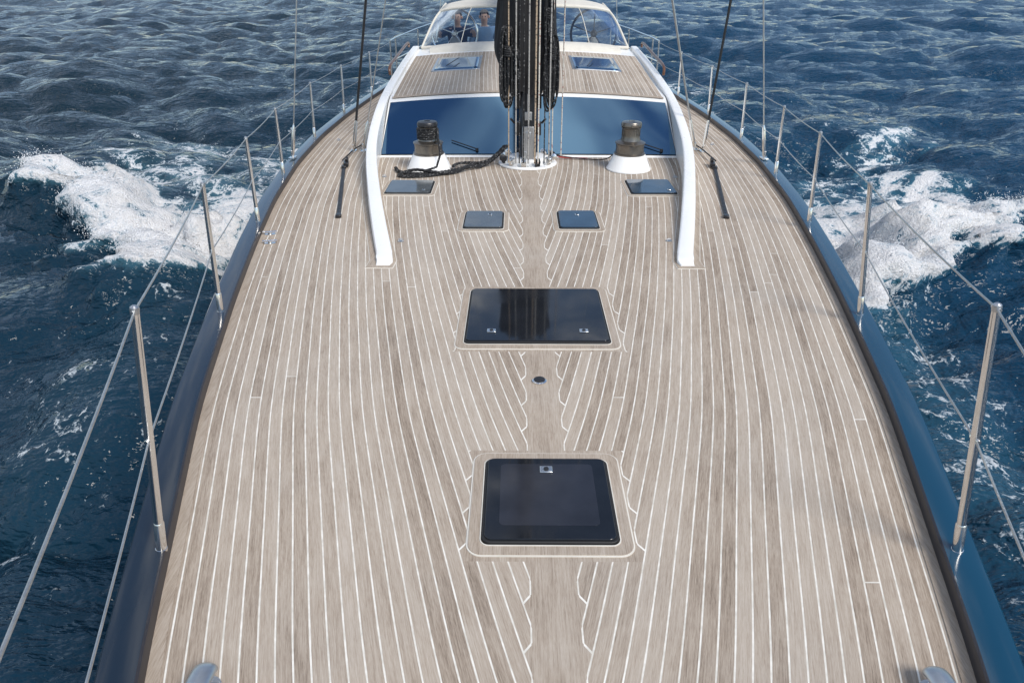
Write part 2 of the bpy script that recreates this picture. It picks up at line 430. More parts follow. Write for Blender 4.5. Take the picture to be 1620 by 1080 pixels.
aY=[4.60,4.66,4.8,5.5,6.0,6.5,7.0,7.5,8.0,8.4,8.75,9.5,10.3,11.3,12.45,13]
aI=[.985,.970,.995,1.160,1.270,1.375,1.475,1.550,1.590,1.605,1.610,1.622,1.645,1.668,1.68,1.685]
aZ=[.015,.032,.045,.085,.118,.155,.20,.255,.335,.41,.475,.54,.585,.635,.69,.70]
def smi(y,arr):
    raw=float(np.interp(y,aY,arr))
    if y<5.0: return raw
    r=min(.45,y-5.0+.02); return float(np.mean([np.interp(y+o,aY,arr) for o in np.linspace(-r,r,15)]))
for sg in (-1,1):
    L=[]
    for y in list(np.arange(4.60,4.8,.03))+list(np.arange(4.8,12.46,.08)):
        i=smi(y,aI); z=smi(y,aZ); wd=.116-.014*min(1,(y-4.6)/3)
        if y<4.68: wd=.116-(4.68-y)*.3
        c=.011 if z>.04 else .006
        fl=.006*min(1,z/.3)
        L.append([(sg*i,y,-.01),(sg*(i),y,z-c),(sg*(i+c*.6),y,z-c*.3),(sg*(i+c*1.6),y,z),(sg*(i+wd-c*2),y,z-.002),(sg*(i+wd-c*.7),y,z-c*.5),(sg*(i+wd),y,z-c*1.6),(sg*(i+wd+fl),y,-.01)])
    m=MB().loft(L); make('side_coaming',m,M_white,coach,sharp=40)
    ol=[(sg*(float(np.interp(y,aY,aI))-.03),y) for y in (4.56,4.7,5.2,6,7,7.7)]+[(sg*(float(np.interp(y,aY,aI))+.16),y) for y in (7.7,7,6,5.2,4.7,4.56)]
    if sg>0: ol=ol[::-1]
    make('coaming_seam',MB().prism([(x,y) for x,y in ol],-.002,.003),M_caulk,coach)
    ol2=[]
    for x,y in ol: ol2.append((x+(.005 if (x*sg>float(np.interp(y,aY,aI))+.1) else -.005)*-sg, y+(.006 if y<4.6 else -.004 if y>7.6 else 0)))
    make('coaming_margin',MB().prism(ol2,-.002,.006),M_teak,coach)
    pts=[(sg*1.76,9.9,.56),(sg*1.77,10.0,.66),(sg*1.78,10.8,.71),(sg*1.79,11.9,.77),(sg*1.79,12.0,.70)]
    m=MB().tube(catmull(pts,6),.018,8); make('grab_rail',m,M_tan,coach)

# ------------------------------------------------------------------ cockpit
m=MB()
m.box((0,14.37,-.66),(3.12,3.9,.06))
for sg in(-1,1): m.box((sg*1.60,14.4,-.24),(.10,3.95,.86)); m.box((sg*1.25,13.2,-.33),(.55,.6,.55))
m.box((0,16.35,-.24),(3.3,.10,.86))
make('cockpit',m,M_cock,yacht,bevel=.02)
for sg in (-1,1):
    p=empty('steering_station',(sg*1.22,13.9,-.62),yacht)
    m=MB(); m.loft([[(sg*1.22+dx*s,13.95+dy*s,z) for dx,dy in((-.16,-.12),(.16,-.12),(.16,.12),(-.16,.12))] for z,s in((-.62,1.0),(.2,.7),(.62,.6),(.70,.4))]); make('pedestal',m,M_cock,p,bevel=.02)
    m=MB(); cx,cy,cz=sg*1.22,13.80,.76
    m.tube([(cx+.40*math.cos(a),cy,cz+.40*math.sin(a)) for a in np.linspace(0,2*math.pi,40,endpoint=False)],.021,8,closed=True)
    for k in range(5):
        a=k*2*math.pi/5+.3; m.tube([(cx,cy+.02,cz),(cx+.40*math.cos(a),cy,cz+.40*math.sin(a))],.009,6)
    m.lathe([(.05,-.03),(.06,0),(.03,.03)],(cx,cy,cz),16,Matrix.Rotation(R(90),4,'X'))
    make('steering_wheel',m,M_blk if sg>0 else M_steel,p)
dg=empty('dodger',(0,12.6,.65),yacht); dg['label']='clear-windowed sprayhood with beige canvas trim'
def dfront(s,t): return Vector((s*(1.63-.23*t-.05*t**6),12.05+.42*t+.30*s*s,.665+.54*t+.06*(1-s*s)-.035*t*abs(s)**8))
def dside(sg,a,t):
    p=dfront(sg,t); return Vector((p.x+sg*.03*a,p.y+a*1.45*(1-.1*t),p.z+.05*a*t-.02*a*(1-t)))
make('front_window',MB().grid(lambda a,b:dfront(2*a-1,b),28,6),M_clear,dg)
for sg in(-1,1): make('side_window',MB().grid(lambda a,b:dside(sg,a,b),8,6),M_clear,dg)
m=MB()
m.tube([dfront(2*i/40-1,1.0) for i in range(41)],.024,8)
m.tube([dfront(2*i/30-1,0.0) for i in range(31)],.022,8)
for s in(-1,-.62,.62,1): m.tube([dfront(s,i/8)+Vector((0,-.004,0)) for i in range(9)],.016 if abs(s)==1 else .006,8)
for sg in(-1,1):
    for t in(0,1): m.tube([dside(sg,i/8,t) for i in range(9)],.020,8)
    m.tube([dside(sg,1,i/8) for i in range(9)],.020,8)
make('canvas_trim',m,M_canvas,dg)
def ctop(a,b):
    s=2*a-1; p=dfront(s,1); return (p.x*(1+.02*b),p.y+b*(1.3),p.z+.02+.06*math.sin(b*math.pi*.6)*(1-s*s*.6)+.01*math.sin(b*22)*(1-s*s))
ob=make('canvas_top',MB().grid(ctop,24,14),M_canvas,dg); sd=ob.modifiers.new('s','SOLIDIFY'); sd.thickness=.012
L=[]
for i in range(31):
    s=2*i/30-1; x=s*1.46; yb=11.72+.16*s*s; z0=rz(yb)+cam(x,yb)
    pr=[(0,.0),(.02,.05),(.08,.085),(.2,.10),(.36,.10),(.40,.0)]
    L.append([(x,yb+a,z0+c*(1-.35*abs(s)**6)) for a,c in pr])
make('hatch_garage',MB().loft(L),M_canvas,coach,sharp=60)

# ------------------------------------------------------------------ mast
mast=empty('mast',(-.012,7.52,0),yacht)
mx,my=-.012,7.50
def oval(z,a,b,n=28): return [(mx+a*math.cos(t),my+b*math.sin(t),z) for t in np.linspace(0,2*math.pi,n,endpoint=False)]
make('mast_tube',MB().loft([oval(.03,.090,.150),oval(8,.090,.150),oval(15,.08,.12)]),M_carbon,mast)
m=MB(); m.lathe([(.30,0),(.30,.012),(.285,.02),(.21,.024),(.20,.06),(.185,.075),(.15,.08)],(mx,my,.004),48)
make('mast_collar',m,M_white,mast,sharp=30)
m=MB()
m.lathe([(.19,.028),(.19,.045),(.17,.05)],(mx,my,.004),40)
for k in range(16):
    a=2*math.pi*k/16; m.lathe([(.011,0),(.011,.012),(.006,.014)],(mx+.25*math.cos(a),my+.25*math.sin(a),.026),8)
m.box((mx,my-.158,.22),(.115,.02,.36)); m.box((mx,my-.172,.30),(.05,.02,.10)); m.box((mx-.03,my-.172,.12),(.03,.02,.08)); m.box((mx,my-.156,.50),(.07,.015,.08))
make('mast_foot_plate',m,M_alu,mast,bevel=.004)
m=MB(); m.box((mx,my-.154,.75),(.022,.012,.42)); make('mast_track',m,M_alu,mast)
for k in range(12):
    a=2*math.pi*(k+.5)/12+.1; r=.265; bx,by=mx+r*math.cos(a),my+r*math.sin(a)
    Mr=Matrix.Rotation(a,4,'Z')@Matrix.Rotation(R(90),4,'X')
    m=MB(); m.lathe([(.028,-.022),(.034,-.018),(.034,-.013),(.022,-.008),(.022,.008),(.034,.013),(.034,.018),(.028,.022)],(bx,by,.075),20,Mr)
    m.box((bx,by,.055),(.02,.05,.05),rz=a)
    make('turning_block',m,M_steel if k%3 else M_blk,mast)
for sg in(-1,1):
    for z in(.36,.62):
        m=MB(); m.box((mx+sg*.11,my-.03,z),(.04,.07,.13)); m.tube([(mx+sg*.135,my-.03,z+.05),(mx+sg*.175,my-.06,z+.10)],.012,8)
        make('halyard_clutch',m,M_blk,mast,bevel=.006)
m=MB(); L=[]
for y in np.linspace(7.95,13.6,20):
    q=.13+.11*max(0,math.sin((y-7.95)/5.65*math.pi))**.5
    L.append([(q*math.cos(t)*.9,y,2.0+.3*math.sin(t)+.02*math.sin(y*9+t*3)) for t in np.linspace(0,2*math.pi,18,endpoint=False)])
m.loft(L); make('sail_cover',m,M_blkcanvas,mast)
m=MB(); m.box((0,10.7,1.62),(.16,6,.14)); make('boom',m,M_carbon,mast,bevel=.03)
m=MB(); m.box((mx,7.74,1.62),(.09,.16,.12)); make('gooseneck',m,M_alu,mast,bevel=.01)
# black cloth bundle wrapped right round the mast, hanging in folds and tapering below
L=[]
for i,z in enumerate(np.linspace(.70,1.95,44)):
    g=min(1,max(0,(z-.70)/.42)); g=g*g*(3-2*g)
    bul=.02*math.sin((z-.7)*5.2)
    sec=[]
    for t in np.linspace(0,2*math.pi,96,endpoint=False):
        fold=.014*math.sin(9*t+1.3*math.sin(z*4))+.008*math.sin(17*t-z*5)
        rx=.150+.130*g+bul+fold; ry=.185+.045*g+fold*.9
        sec.append((mx-.022+rx*math.cos(t),my+.02+ry*math.sin(t),z+.035*math.sin(3*t+.6)*(1-g)+.015*math.sin(5*t)))
    L.append(sec)
make('mast_cover',MB().loft(L),M_blkcanvas,mast,sharp=75)
for i,(x0,y0,x1,y1,r,mt) in enumerate([(-.135,7.215,-.12,7.22,.007,M_ropeg),(-.100,7.21,-.08,7.215,.006,M_ropeb),(-.012,7.205,-.012,7.21,.007,M_ropeg),(.052,7.205,.045,7.215,.008,M_ropet),(.085,7.21,.07,7.215,.007,M_ropew),(.190,7.225,.17,7.235,.007,M_ropeg),(.145,7.215,.11,7.225,.006,M_ropeb),(.235,7.48,.12,7.52,.006,M_ropew),(-.06,7.205,-.05,7.21,.006,M_ropeb),(-.205,7.24,-.18,7.24,.006,M_ropet),(.330,7.55,.30,7.50,.006,M_ropew)]):
    m=MB(); m.tube([(x0,y0,.07),(x0*.9+x1*.1,y0*.9+y1*.1,1.2),(x1,y1,14)],r,8); make('halyard',m,mt,mast)

# ------------------------------------------------------------------ shrouds & tracks
def shroud(p,q,r,mt):
    p=Vector(p);q=Vector(q); d=(q-p).normalized()
    s=empty('shroud',p,yacht)
    make('stay_rod',MB().tube([p+d*.05,q],r,10),mt,s)
    m=MB(); m.tube([p,p+d*.06,p+d*.10,p+d*.30,p+d*.34],[.012,.016,.019,.017,r],12)
    m.box(p+Vector((0,0,.006)),(.06,.12,.012)); m.box(p+Vector((0,0,.04)),(.012,.05,.08))
    make('turnbuckle',m,M_steel,s,bevel=.002)
shroud((-1.915,8.04,0),(-.10,7.6,9.6),.0135,M_blk)
shroud((-1.81,8.05,0),(-.10,7.6,6.8),.006,M_wire)
shroud((-2.42,7.47,.06),(-.10,7.55,14.5),.006,M_wire)
shroud((1.848,8.15,0),(.10,7.6,6.2),.011,M_wire)
shroud((1.911,8.04,0),(2.55,8.0,9.6),.0135,M_blk)
shroud((2.40,7.47,.06),(.10,7.55,14.5),.007,M_wire)
shroud((-1.45,12.9,.7),(-.2,13.4,9),.005,M_wire)
shroud((1.55,13.1,.7),(.9,13.4,9),.005,M_wire)
for sg in(-1,1):
    p0=Vector((sg*1.86,7.28,0)); p1=Vector((sg*1.565,5.68,0)); d=(p1-p0).normalized(); a=math.atan2(d.y,d.x)
    t=empty('genoa_track',(p0+p1)/2,yacht); mid=(p0+p1)/2
    m=MB(); m.box(mid+Vector((0,0,.008)),((p1-p0).length,.034,.016),rz=a)
    for k in range(40):
        q=p0.lerp(p1,(k+.5)/40); m.box(q+Vector((0,0,.0165)),(.016,.030,.004),rz=a)
    make('track_rail',m,M_blk,t,bevel=.002)
    for pp,zz in((p1,.028),(p0,.03)):
        m=MB(); m.box(pp+Vector((0,0,zz/2)),(.06,.048,zz),rz=a); make('track_end',m,M_blk,t,bevel=.008)
    c=p0.lerp(p1,.02); m=MB(); m.box(c+Vector((0,.12,.03)),(.14,.05,.035),rz=a)
    m.lathe([(.022,-.014),(.030,-.012),(.022,-.005),(.022,.005),(.030,.012),(.022,.014)],c+Vector((0,.16,.06)),20,Matrix.Rotation(R(90),4,'Y'))
    make('track_car',m,M_blk,t,bevel=.006)
# ------------------------------------------------------------------ winches
def winch(cx,cy,name_lab):
    w=empty('winch',(cx,cy,0),yacht); w['label']=name_lab
    make('winch_base',MB().lathe([(.222,0),(.220,.012),(.212,.02),(.162,.135),(.155,.145),(.10,.147)],(cx,cy,.004),48),M_white,w,sharp=30)
    pr=[(.150,.147),(.153,.152),(.153,.160),(.140,.166),(.137,.21),(.140,.245),(.148,.253),(.148,.260),(.12,.272),(.098,.28),(.092,.30),(.086,.34),(.088,.395),(.098,.402),(.098,.408)]
    make('drum',MB().lathe(pr,(cx,cy,.004),48),M_gun,w,sharp=25)
    m=MB(); m.lathe([(.096,.412),(.100,.418),(.100,.44),(.092,.455),(.05,.462),(.03,.462),(.028,.45)],(cx,cy,.004),40)
    m.box((cx+.02,cy-.10,.435),(.07,.06,.018))
    make('self_tailer',m,M_gun if cx>0 else M_blk,w,sharp=30)
    m=MB()
    for k in range(24):
        a=2*math.pi*k/24; m.box((cx+.086*math.cos(a),cy+.086*math.sin(a),.36),(.008,.006,.07),rz=a)
    make('drum_ribs',m,M_gun,w)
    return w
WY=7.28
winch(-1.0,WY,'grey winch on white base with black rope wraps'); winch(.995,WY,'grey winch on white base')

# ------------------------------------------------------------------ stanchions & lifelines
stL=[(1.86,1.305,.94,1.195),(3.76,1.795,.785,1.765),(5.40,2.10,.685,2.10),(6.85,2.32,.65,2.32),(8.5,2.43,.65,2.42),(10.1,2.43,.65,2.42),(11.7,2.34,.66,2.34)]
stR=[(1.87,1.345,.95,1.215),(3.74,1.80,.80,1.70),(5.42,2.11,.725,2.08),(6.9,2.32,.665,2.31),(8.5,2.43,.65,2.42),(10.1,2.43,.65,2.42),(11.7,2.34,.66,2.34)]
tops={};mids={}
for sg,st in((-1,stL),(1,stR)):
    tops[sg]=[(sg*.70,.3,1.0)]; mids[sg]=[(sg*.78,.3,.55)]
    for i,(y,xb,z,xt) in enumerate(st):
        s=empty('stanchion',(sg*xb,y,.05),yacht)
        p=Vector((sg*(xb+.02),y,.053)); q=Vector((sg*(xt+.01),y,z))
        make('post',MB().tube([p,p.lerp(q,.5),q],[.0145,.0140,.0120],16),M_steel,s)
        d=(q-p).normalized(); m=MB(); m.tube([p-d*.01,p+d*.002,p+d*.003,p+d*.11,p+d*.115],[.019,.019,.0175,.0172,.0145],16); make('socket',m,M_steel,s)
        m=MB(); m.tube([q-d*.012,q,q+d*.008,q+d*.013],[.0125,.0135,.012,.006],12); m.tube([q+Vector((0,-.018,-.004)),q+Vector((0,.018,-.004))],.006,8)
        make('post_cap',m,M_alu,s)
        c=p.lerp(q,.50); m=MB(); m.tube([c+Vector((0,-.02,0)),c+Vector((0,.02,0))],.008,8)
        make('wire_fairlead',m,M_steel,s)
        tops[sg].append(tuple(q+Vector((0,0,-.004)))); mids[sg].append(tuple(c))
    tops[sg].append((sg*2.25,13.1,.68)); mids[sg].append((sg*2.25,13.1,.37))
    for T in(tops[sg],mids[sg]):
        P=[]
        for a,b in zip(T[:-1],T[1:]):
            a=Vector(a);b=Vector(b)
            for k in range(6):
                t=k/6; q=a.lerp(b,t); q.z-=.012*4*t*(1-t); P.append(q)
        P.append(Vector(T[-1])); make('lifeline',MB().tube(P,.0035,8),M_wire,yacht)
    m=MB()
    for y in(13.1,13.7): m.tube([(sg*2.26,y,.05),(sg*2.25,y,.70)],.014,10)
    m.tube([(sg*2.25,13.1,.70),(sg*2.25,13.7,.70),(sg*2.1,15.5,.72),(sg*1.95,17.1,.72)],.013,10); m.tube([(sg*2.25,13.1,.38),(sg*1.97,17.1,.38)],.010,8)
    for y in(15.4,17.1): m.tube([(sg*(bw(y)+.03),y,.05),(sg*(bw(y)+.02),y,.72)],.013,10)
    make('stern_rail',m,M_steel,yacht)
    m=MB(); m.tube(catmull([(sg*.70,.3,1.0),(sg*.45,-.5,1.02),(sg*.12,-1.15,1.0)],6),.015,10); m.tube([(sg*.70,.3,1.0),(sg*.83,.35,.05)],.015,10); m.tube([(sg*.12,-1.15,1.0),(sg*.16,-1.0,.05)],.015,10)
    make('bow_rail',m,M_steel,yacht)
# ------------------------------------------------------------------ small deck fittings
for sg,cx in((-1,-.995),(1,1.045)):
    m=MB()
    m.tube(catmull([(cx,1.06,.05),(cx,1.12,.060),(cx,1.22,.064),(cx,1.34,.060),(cx,1.385,.052),(cx,1.40,.038)],6),[.020]+[.034]*24+[.034,.033,.031,.027,.022,.014],16,sq=.5)
    for y in(1.16,1.30): m.lathe([(.035,0),(.033,.006),(.02,.012),(.018,.05)],(cx,y,.003),20)
    m.prism(rrect(cx-.045,cx+.045,1.06,1.40,.04),.0,.008)
    make('mooring_cleat',m,M_alu,yacht,sharp=40)
for (x,y,s) in((-1.99,5.25,1.0),(-1.93,5.05,.9)):
    m=MB(); m.tube([(x-.05,y-.01,.02),(x+.05,y+.01,.02)],.009,10); m.lathe([(.015,0),(.012,.02)],(x,y,.0),14); m.prism(rrect(x-.04,x+.04,y-.025,y+.025,.02),0,.006); make('deck_cleat',m,M_steel,yacht)
m=MB(); m.lathe([(.036,0),(.036,.006),(.03,.010),(.012,.011)],(-.012,3.07,.001),28); ob=make('deck_filler',m,M_steel,yacht,sharp=30)
m=MB(); m.lathe([(.027,.0105),(.027,.0135),(.02,.015)],(-.012,3.07,.001),24); make('filler_cap',m,M_blk,ob)
for x,y in((-.98,5.1),(1.0,5.12),(1.40,6.95),(-1.40,6.95),(-2.2,8.6),(2.1,8.4)):
    m=MB(); m.prism(rrect(x-.022,x+.022,y-.018,y+.018,.014),0,.005)
    m.tube(catmull([(x-.014,y,.004),(x-.012,y,.018),(x+.012,y,.018),(x+.014,y,.004)],5),.0035,8); make('pad_eye',m,M_alu,yacht)
# ------------------------------------------------------------------ loose ropes (top-level)
def coil(name,cx,cy,zt,zb,wd,n,lab,dep=.06):
    m=MB()
    for i in range(n):
        a=random.uniform(-1,1); w=wd*random.uniform(.45,1); ox=cx+a*wd*.35; oy=cy+random.uniform(-dep,dep); b=zb+random.uniform(0,.16); t=zt+random.uniform(-.03,.03)
        tw=random.uniform(-.03,.03)
        P=[(ox,oy,t),(ox+w*.35,oy+tw,t-.06),(ox+w*.48,oy,(t+b)/2+.05),(ox+w*.42,oy-tw,b+.08),(ox,oy,b),(ox-w*.42,oy+tw,b+.08),(ox-w*.48,oy,(t+b)/2),(ox-w*.35,oy-tw,t-.06)]
        m.tube(catmull(P,5,True),.0085,7,closed=True)
    z=zt-.16
    for k in range(5):
        m.tube([(cx+.8*wd*.42*math.cos(a),cy+(dep+.02)*math.sin(a),z-k*.019+.004*math.sin(a*2)) for a in np.linspace(0,2*math.pi,18,endpoint=False)],.0095,7,closed=True)
    ob=make(name,m,M_ropeb,None,fix=True); top(ob,lab,'rope','coiled halyards hanging on the mast'); return ob
coil('coiled_rope',-.215,7.27,1.30,.58,.11,11,'black rope coil hanging from the side of the mast',.03)
coil('coiled_rope',.200,7.29,1.27,.54,.10,10,'speckled black rope coil hanging beside the mast',.03)
coil('coiled_rope',-.11,7.25,1.10,.70,.05,3,'thin black rope coil tied at the front of mast',.015)
coil('coiled_rope',.165,7.27,1.62,1.05,.08,5,'short black rope coil high on the mast',.015)
def braid(path,r,mt,name,lab,strands=3,tw=14):
    P=catmull(path,14); m=MB()
    for s in range(strands):
        Q=[]
        for i,p in enumerate(P):
            a=i/len(P)*tw*2*math.pi*.5+s*2*math.pi/strands
            t=(P[min(i+1,len(P)-1)]-P[max(i-1,0)]).normalized(); n=t.cross(Vector((0,0,1))).normalized(); b=n.cross(t)
            Q.append(p+n*math.cos(a)*r+b*math.sin(a)*r)
        m.tube(Q,r*1.0,8)
    ob=make(name,m,mt,None); top(ob,lab,'rope'); return ob
braid([(-.22,7.42,.20),(-.33,7.38,.10),(-.45,7.34,.026),(-.62,7.26,.022),(-.78,7.10,.022),(-.96,7.00,.022),(-1.14,6.99,.022),(-1.27,7.07,.022),(-1.33,7.22,.022)],.009,M_ropeb,'deck_rope','thick black rope flaked from the mast to the winch',3,30)
braid([(-.25,7.60,.16),(-.40,7.50,.04),(-.56,7.40,.020),(-.68,7.20,.020),(-.82,7.02,.020),(-1.02,6.92,.020),(-1.2,6.90,.020),(-1.26,6.97,.020),(-1.12,7.03,.050),(-.92,6.97,.045),(-.74,7.05,.020),(-.60,7.18,.045),(-.48,7.30,.02),(-.55,7.44,.02),(-.70,7.34,.04),(-.76,7.20,.045)],.008,M_ropeb,'deck_rope','black rope bight lying beside the winch',3,44)
P=[]
for k in range(110):
    a=k*2*math.pi/22; P.append((-1.0+.099*math.cos(a),WY+.099*math.sin(a),.295+.0215*k/22))
P=P+[(-.89,WY-.13,.33),(-.86,WY-.22,.20),(-.90,WY-.26,.08),(-1.02,WY-.30,.05)]
ob=make('winch_rope',MB().tube(P,.0115,8),M_ropeb,None); top(ob,'black rope wrapped around the winch drum','rope')
ob=make('control_line',MB().tube(catmull([(.27,7.62,.06),(.5,7.66,.02),(.8,7.58,.03),(.93,7.42,.20)],8),.006,6),M_ropeb,None); top(ob,'thin dark line led from mast to winch','rope')
ob=make('control_line',MB().tube(catmull([(.22,7.66,.08),(.34,7.70,.02),(.5,7.69,.014),(.62,7.66,.014)],8),.007,6),simple('red_line',(.4,.05,.05),.7),None); top(ob,'short red line lying by the mast foot','rope')
ob=make('sheet_line',MB().tube(catmull([(-1.92,7.5,.03),(-1.88,7.9,.05),(-1.86,8.5,.02),(-1.93,9.6,.02),(-1.95,11.5,.02)],8),.008,6),M_ropeb,None); top(ob,'black sheet running aft along the side deck','rope')
ob=make('sheet_line',MB().tube(catmull([(1.92,7.5,.03),(1.88,7.9,.05),(1.89,8.5,.02),(1.95,9.6,.02),(1.97,11.5,.02)],8),.008,6),M_ropeb,None); top(ob,'black sheet running aft along the side deck','rope')

# ------------------------------------------------------------------ people
def skinmesh(name,verts,edges,mat,parent=None,lvl=2,rad_add=0.0,root=0):
    me=bpy.data.meshes.new(name); me.from_pydata([v[:3] for v in verts],edges,[]); me.materials.append(mat)
    ob=bpy.data.objects.new(name,me); col.objects.link(ob)
    sk=ob.modifiers.new('skin','SKIN'); sk.use_smooth_shade=True
    for i,v in enumerate(verts):
        d=me.skin_vertices[0].data[i]; rx,ry=v[3],v[4] if len(v)>4 else v[3]; d.radius=(rx+rad_add,ry+rad_add)
    me.skin_vertices[0].data[root].use_root=True
    ss=ob.modifiers.new('sub','SUBSURF'); ss.levels=lvl; ss.render_levels=lvl
    if parent is not None: attach(ob,parent)
    return ob
def person(px,py,pz,shirtc,hairc,hands,lab,lean=0):
    skin=simple('skin',(.52,.32,.23),.5,var=.06,scale=15); shirt=simple('shirt',shirtc,.85,var=.15,scale=10,bump=.4,bd=.006)
    tr=simple('trousers',(.05,.055,.07),.85); hair=simple('hair',hairc,.7,var=.3,scale=60,bump=.6)
    V=[];E=[]
    def v(x,y,z,r,r2=None): V.append((px+x,py+y,pz+z,r,r2 if r2 else r)); return len(V)-1
    def chain(*ids):
        for a,b in zip(ids[:-1],ids[1:]): E.append((a,b))
    pel=v(0,0,.95,.15,.11); sp=v(0,-.01,1.12,.135,.10); ch=v(0,0,1.30,.165,.115); nb=v(0,0,1.44,.07); nk=v(0,-.01,1.50,.055); jw=v(0,-.03,1.555,.066,.075); hd=v(0,-.02,1.63,.076,.092); ht=v(0,-.005,1.70,.055,.065)
    chain(pel,sp,ch,nb,nk,jw,hd,ht)
    arms={}
    for sg in(-1,1):
        sh=v(sg*.17,0,1.40,.062); hx,hy,hz=hands[0 if sg<0 else 1]
        ex,ey,ez=(sg*.24+hx)/2*1.08+sg*.03,hy*.38,(1.40+hz)/2-.09
        el=v(ex,ey,ez,.042); wr=v(hx,hy,hz,.026,.022); pm=v(hx,hy-.05,hz+.005,.034,.018)
        chain(ch,sh,el,wr,pm); arms[sg]=(sh,el)
        for k in range(4):
            o=(k-1.5)*.02; l=(.032,.038,.036,.028)[k]
            a=v(hx+o,hy-.085,hz+.008,.010); b=v(hx+o,hy-.085-l,hz-.006,.009); c=v(hx+o,hy-.08-l,hz-.034,.008); chain(pm,a,b,c)
        a=v(hx-sg*.038,hy-.055,hz-.008,.011); b=v(hx-sg*.048,hy-.085,hz-.028,.009); chain(pm,a,b)
        hp=v(sg*.095,0,.88,.095); kn=v(sg*.11,-.02,.50,.062); an=v(sg*.11,.03,.09,.042); to=v(sg*.12,-.12,.04,.04,.03); chain(pel,hp,kn,an,to)
    body=skinmesh('person',V,E,skin)
    top(body,lab,'person')
    V2=[];E2=[]
    def w(i,add,f=None):
        q=V[i]; V2.append((q[0],q[1],q[2],q[3]+add,q[4]+add)); return len(V2)-1
    a=w(0,.02);b=w(1,.022);c=w(2,.02);d=w(3,.018); E2+=[(a,b),(b,c),(c,d)]
    for sg in(-1,1):
        s1=w(arms[sg][0],.016); s2=w(arms[sg][1],.014); E2+=[(c,s1),(s1,s2)]
    skinmesh('shirt',V2,E2,shirt,body)
    V3=[(px,py,pz+.95,.165,.125)];E3=[]
    for sg in(-1,1):
        k=len(V3); V3+=[(px+sg*.095,py,pz+.87,.108,.108),(px+sg*.11,py-.02,pz+.50,.078,.078),(px+sg*.11,py+.03,pz+.14,.062,.062)]; E3+=[(0,k),(k,k+1),(k+1,k+2)]
    skinmesh('trousers',V3,E3,tr,body)
    m=MB(); c=Vector((px,py,pz+1.645))
    def hf(a,b):
        th=a*2*math.pi; ph=b*R(100); r=.098+.004*math.sin(9*th)*math.sin(ph)
        z=r*math.cos(ph); q=r*math.sin(ph)
        y=q*math.sin(th)*1.12+.006
        if y<-.04: z=max(z,.045)
        return (c.x+q*math.cos(th)*.88,c.y+y,c.z+z)
    m.grid(hf,28,10); make('hair',m,hair,body)
    for sg in(-1,1):
        m=MB(); m.lathe([(.002,-.008),(.009,-.004),(.009,.004),(.002,.008)],(px+sg*.030,py-.108,pz+1.628),10); make('eye',m,M_blk,body)
        m=MB(); m.lathe([(.008,-.028),(.016,-.01),(.017,.012),(.008,.026)],(px+sg*.083,py-.005,pz+1.615),10); make('ear',m,skin,body)
    m=MB(); m.loft([[(px-.006,py-.105,pz+1.63),(px+.006,py-.105,pz+1.63),(px,py-.09,pz+1.632)],[(px-.014,py-.118,pz+1.592),(px+.014,py-.118,pz+1.592),(px,py-.08,pz+1.588)]]); make('nose',m,skin,body)
    m=MB(); m.box((px,py-.098,pz+1.562),(.042,.012,.008)); make('mouth',m,simple('lips',(.35,.14,.12),.5),body,bevel=.003)
    return body
person(-1.20,14.25,-.62,(.015,.025,.06),(.06,.05,.04),[(-.30,-.32,1.40),(.30,-.32,1.42)],'person in navy jacket standing at the steering wheel')
person(-.72,14.40,-.62,(.16,.27,.42),(.14,.12,.10),[(-.24,-.12,.86),(.26,-.14,.87)],'person in light blue shirt standing in the cockpit')

# ------------------------------------------------------------------ SEA
def spec(N,L,lmin,lmax,wind,seed,power=4.0,iso=.1):
    rg=np.random.default_rng(seed); k1=2*np.pi*np.fft.fftfreq(N,L/N); KX,KY=np.meshgrid(k1,k1,indexing='ij')
    K=np.hypot(KX,KY); K[0,0]=1; wn=np.array(wind)/np.hypot(*wind)
    kd=(KX*wn[0]+KY*wn[1])/K
    P=K**(-power)*(kd**2*(1-iso)+iso)*np.exp(-(2*np.pi/lmax/K)**2)*np.exp(-(K*lmin/(2*np.pi))**2)
    A=np.sqrt(P)*(rg.normal(size=(N,N))+1j*rg.normal(size=(N,N))); A[0,0]=0
    F=np.fft.fft2(np.real(np.fft.ifft2(A)))
    h=np.real(np.fft.ifft2(F)); s=h.std()
    dx=np.real(np.fft.ifft2(-1j*KX/K*F))/s; dy=np.real(np.fft.ifft2(-1j*KY/K*F))/s
    return h/s,dx,dy,L,N
def samp(F,L,N,x,y):
    u=(x/L*N)%N; v=(y/L*N)%N; i=np.floor(u).astype(int)%N; j=np.floor(v).astype(int)%N; fu=u-np.floor(u); fv=v-np.floor(v); i2=(i+1)%N; j2=(j+1)%N
    return F[i,j]*(1-fu)*(1-fv)+F[i2,j]*fu*(1-fv)+F[i,j2]*(1-fu)*fv+F[i2,j2]*fu*fv
NX,NY=900,860
s1=np.linspace(-1,1,NX); xs=4.15*np.sinh(6.5*s1)
t1=np.linspace(-.62,1,NY); ysn=7+4.15*np.sinh(6.5*t1)
X,Y=np.meshgrid(xs,ysn,indexing='ij')
D=np.hypot(X,Y-4)
big=spec(512,83.,.8,13.,(.45,1.),3,4.0,.10)
mid=spec(512,37.,.45,3.6,(.25,1.),11,3.8,.18)
sml=spec(512,11.3,.10,.9,(.5,.8),5,3.4,.30)
fadeM=np.exp(-(D/170)**2); fadeS=np.exp(-(D/24)**2); fadeB=np.exp(-(D/420)**2)
aB,aM,aS=.17,.084,.015
Z=aB*samp(big[0],big[3],512,X,Y)*fadeB+aM*samp(mid[0],mid[3],512,X,Y)*fadeM+aS*samp(sml[0],sml[3],512,X,Y)*fadeS
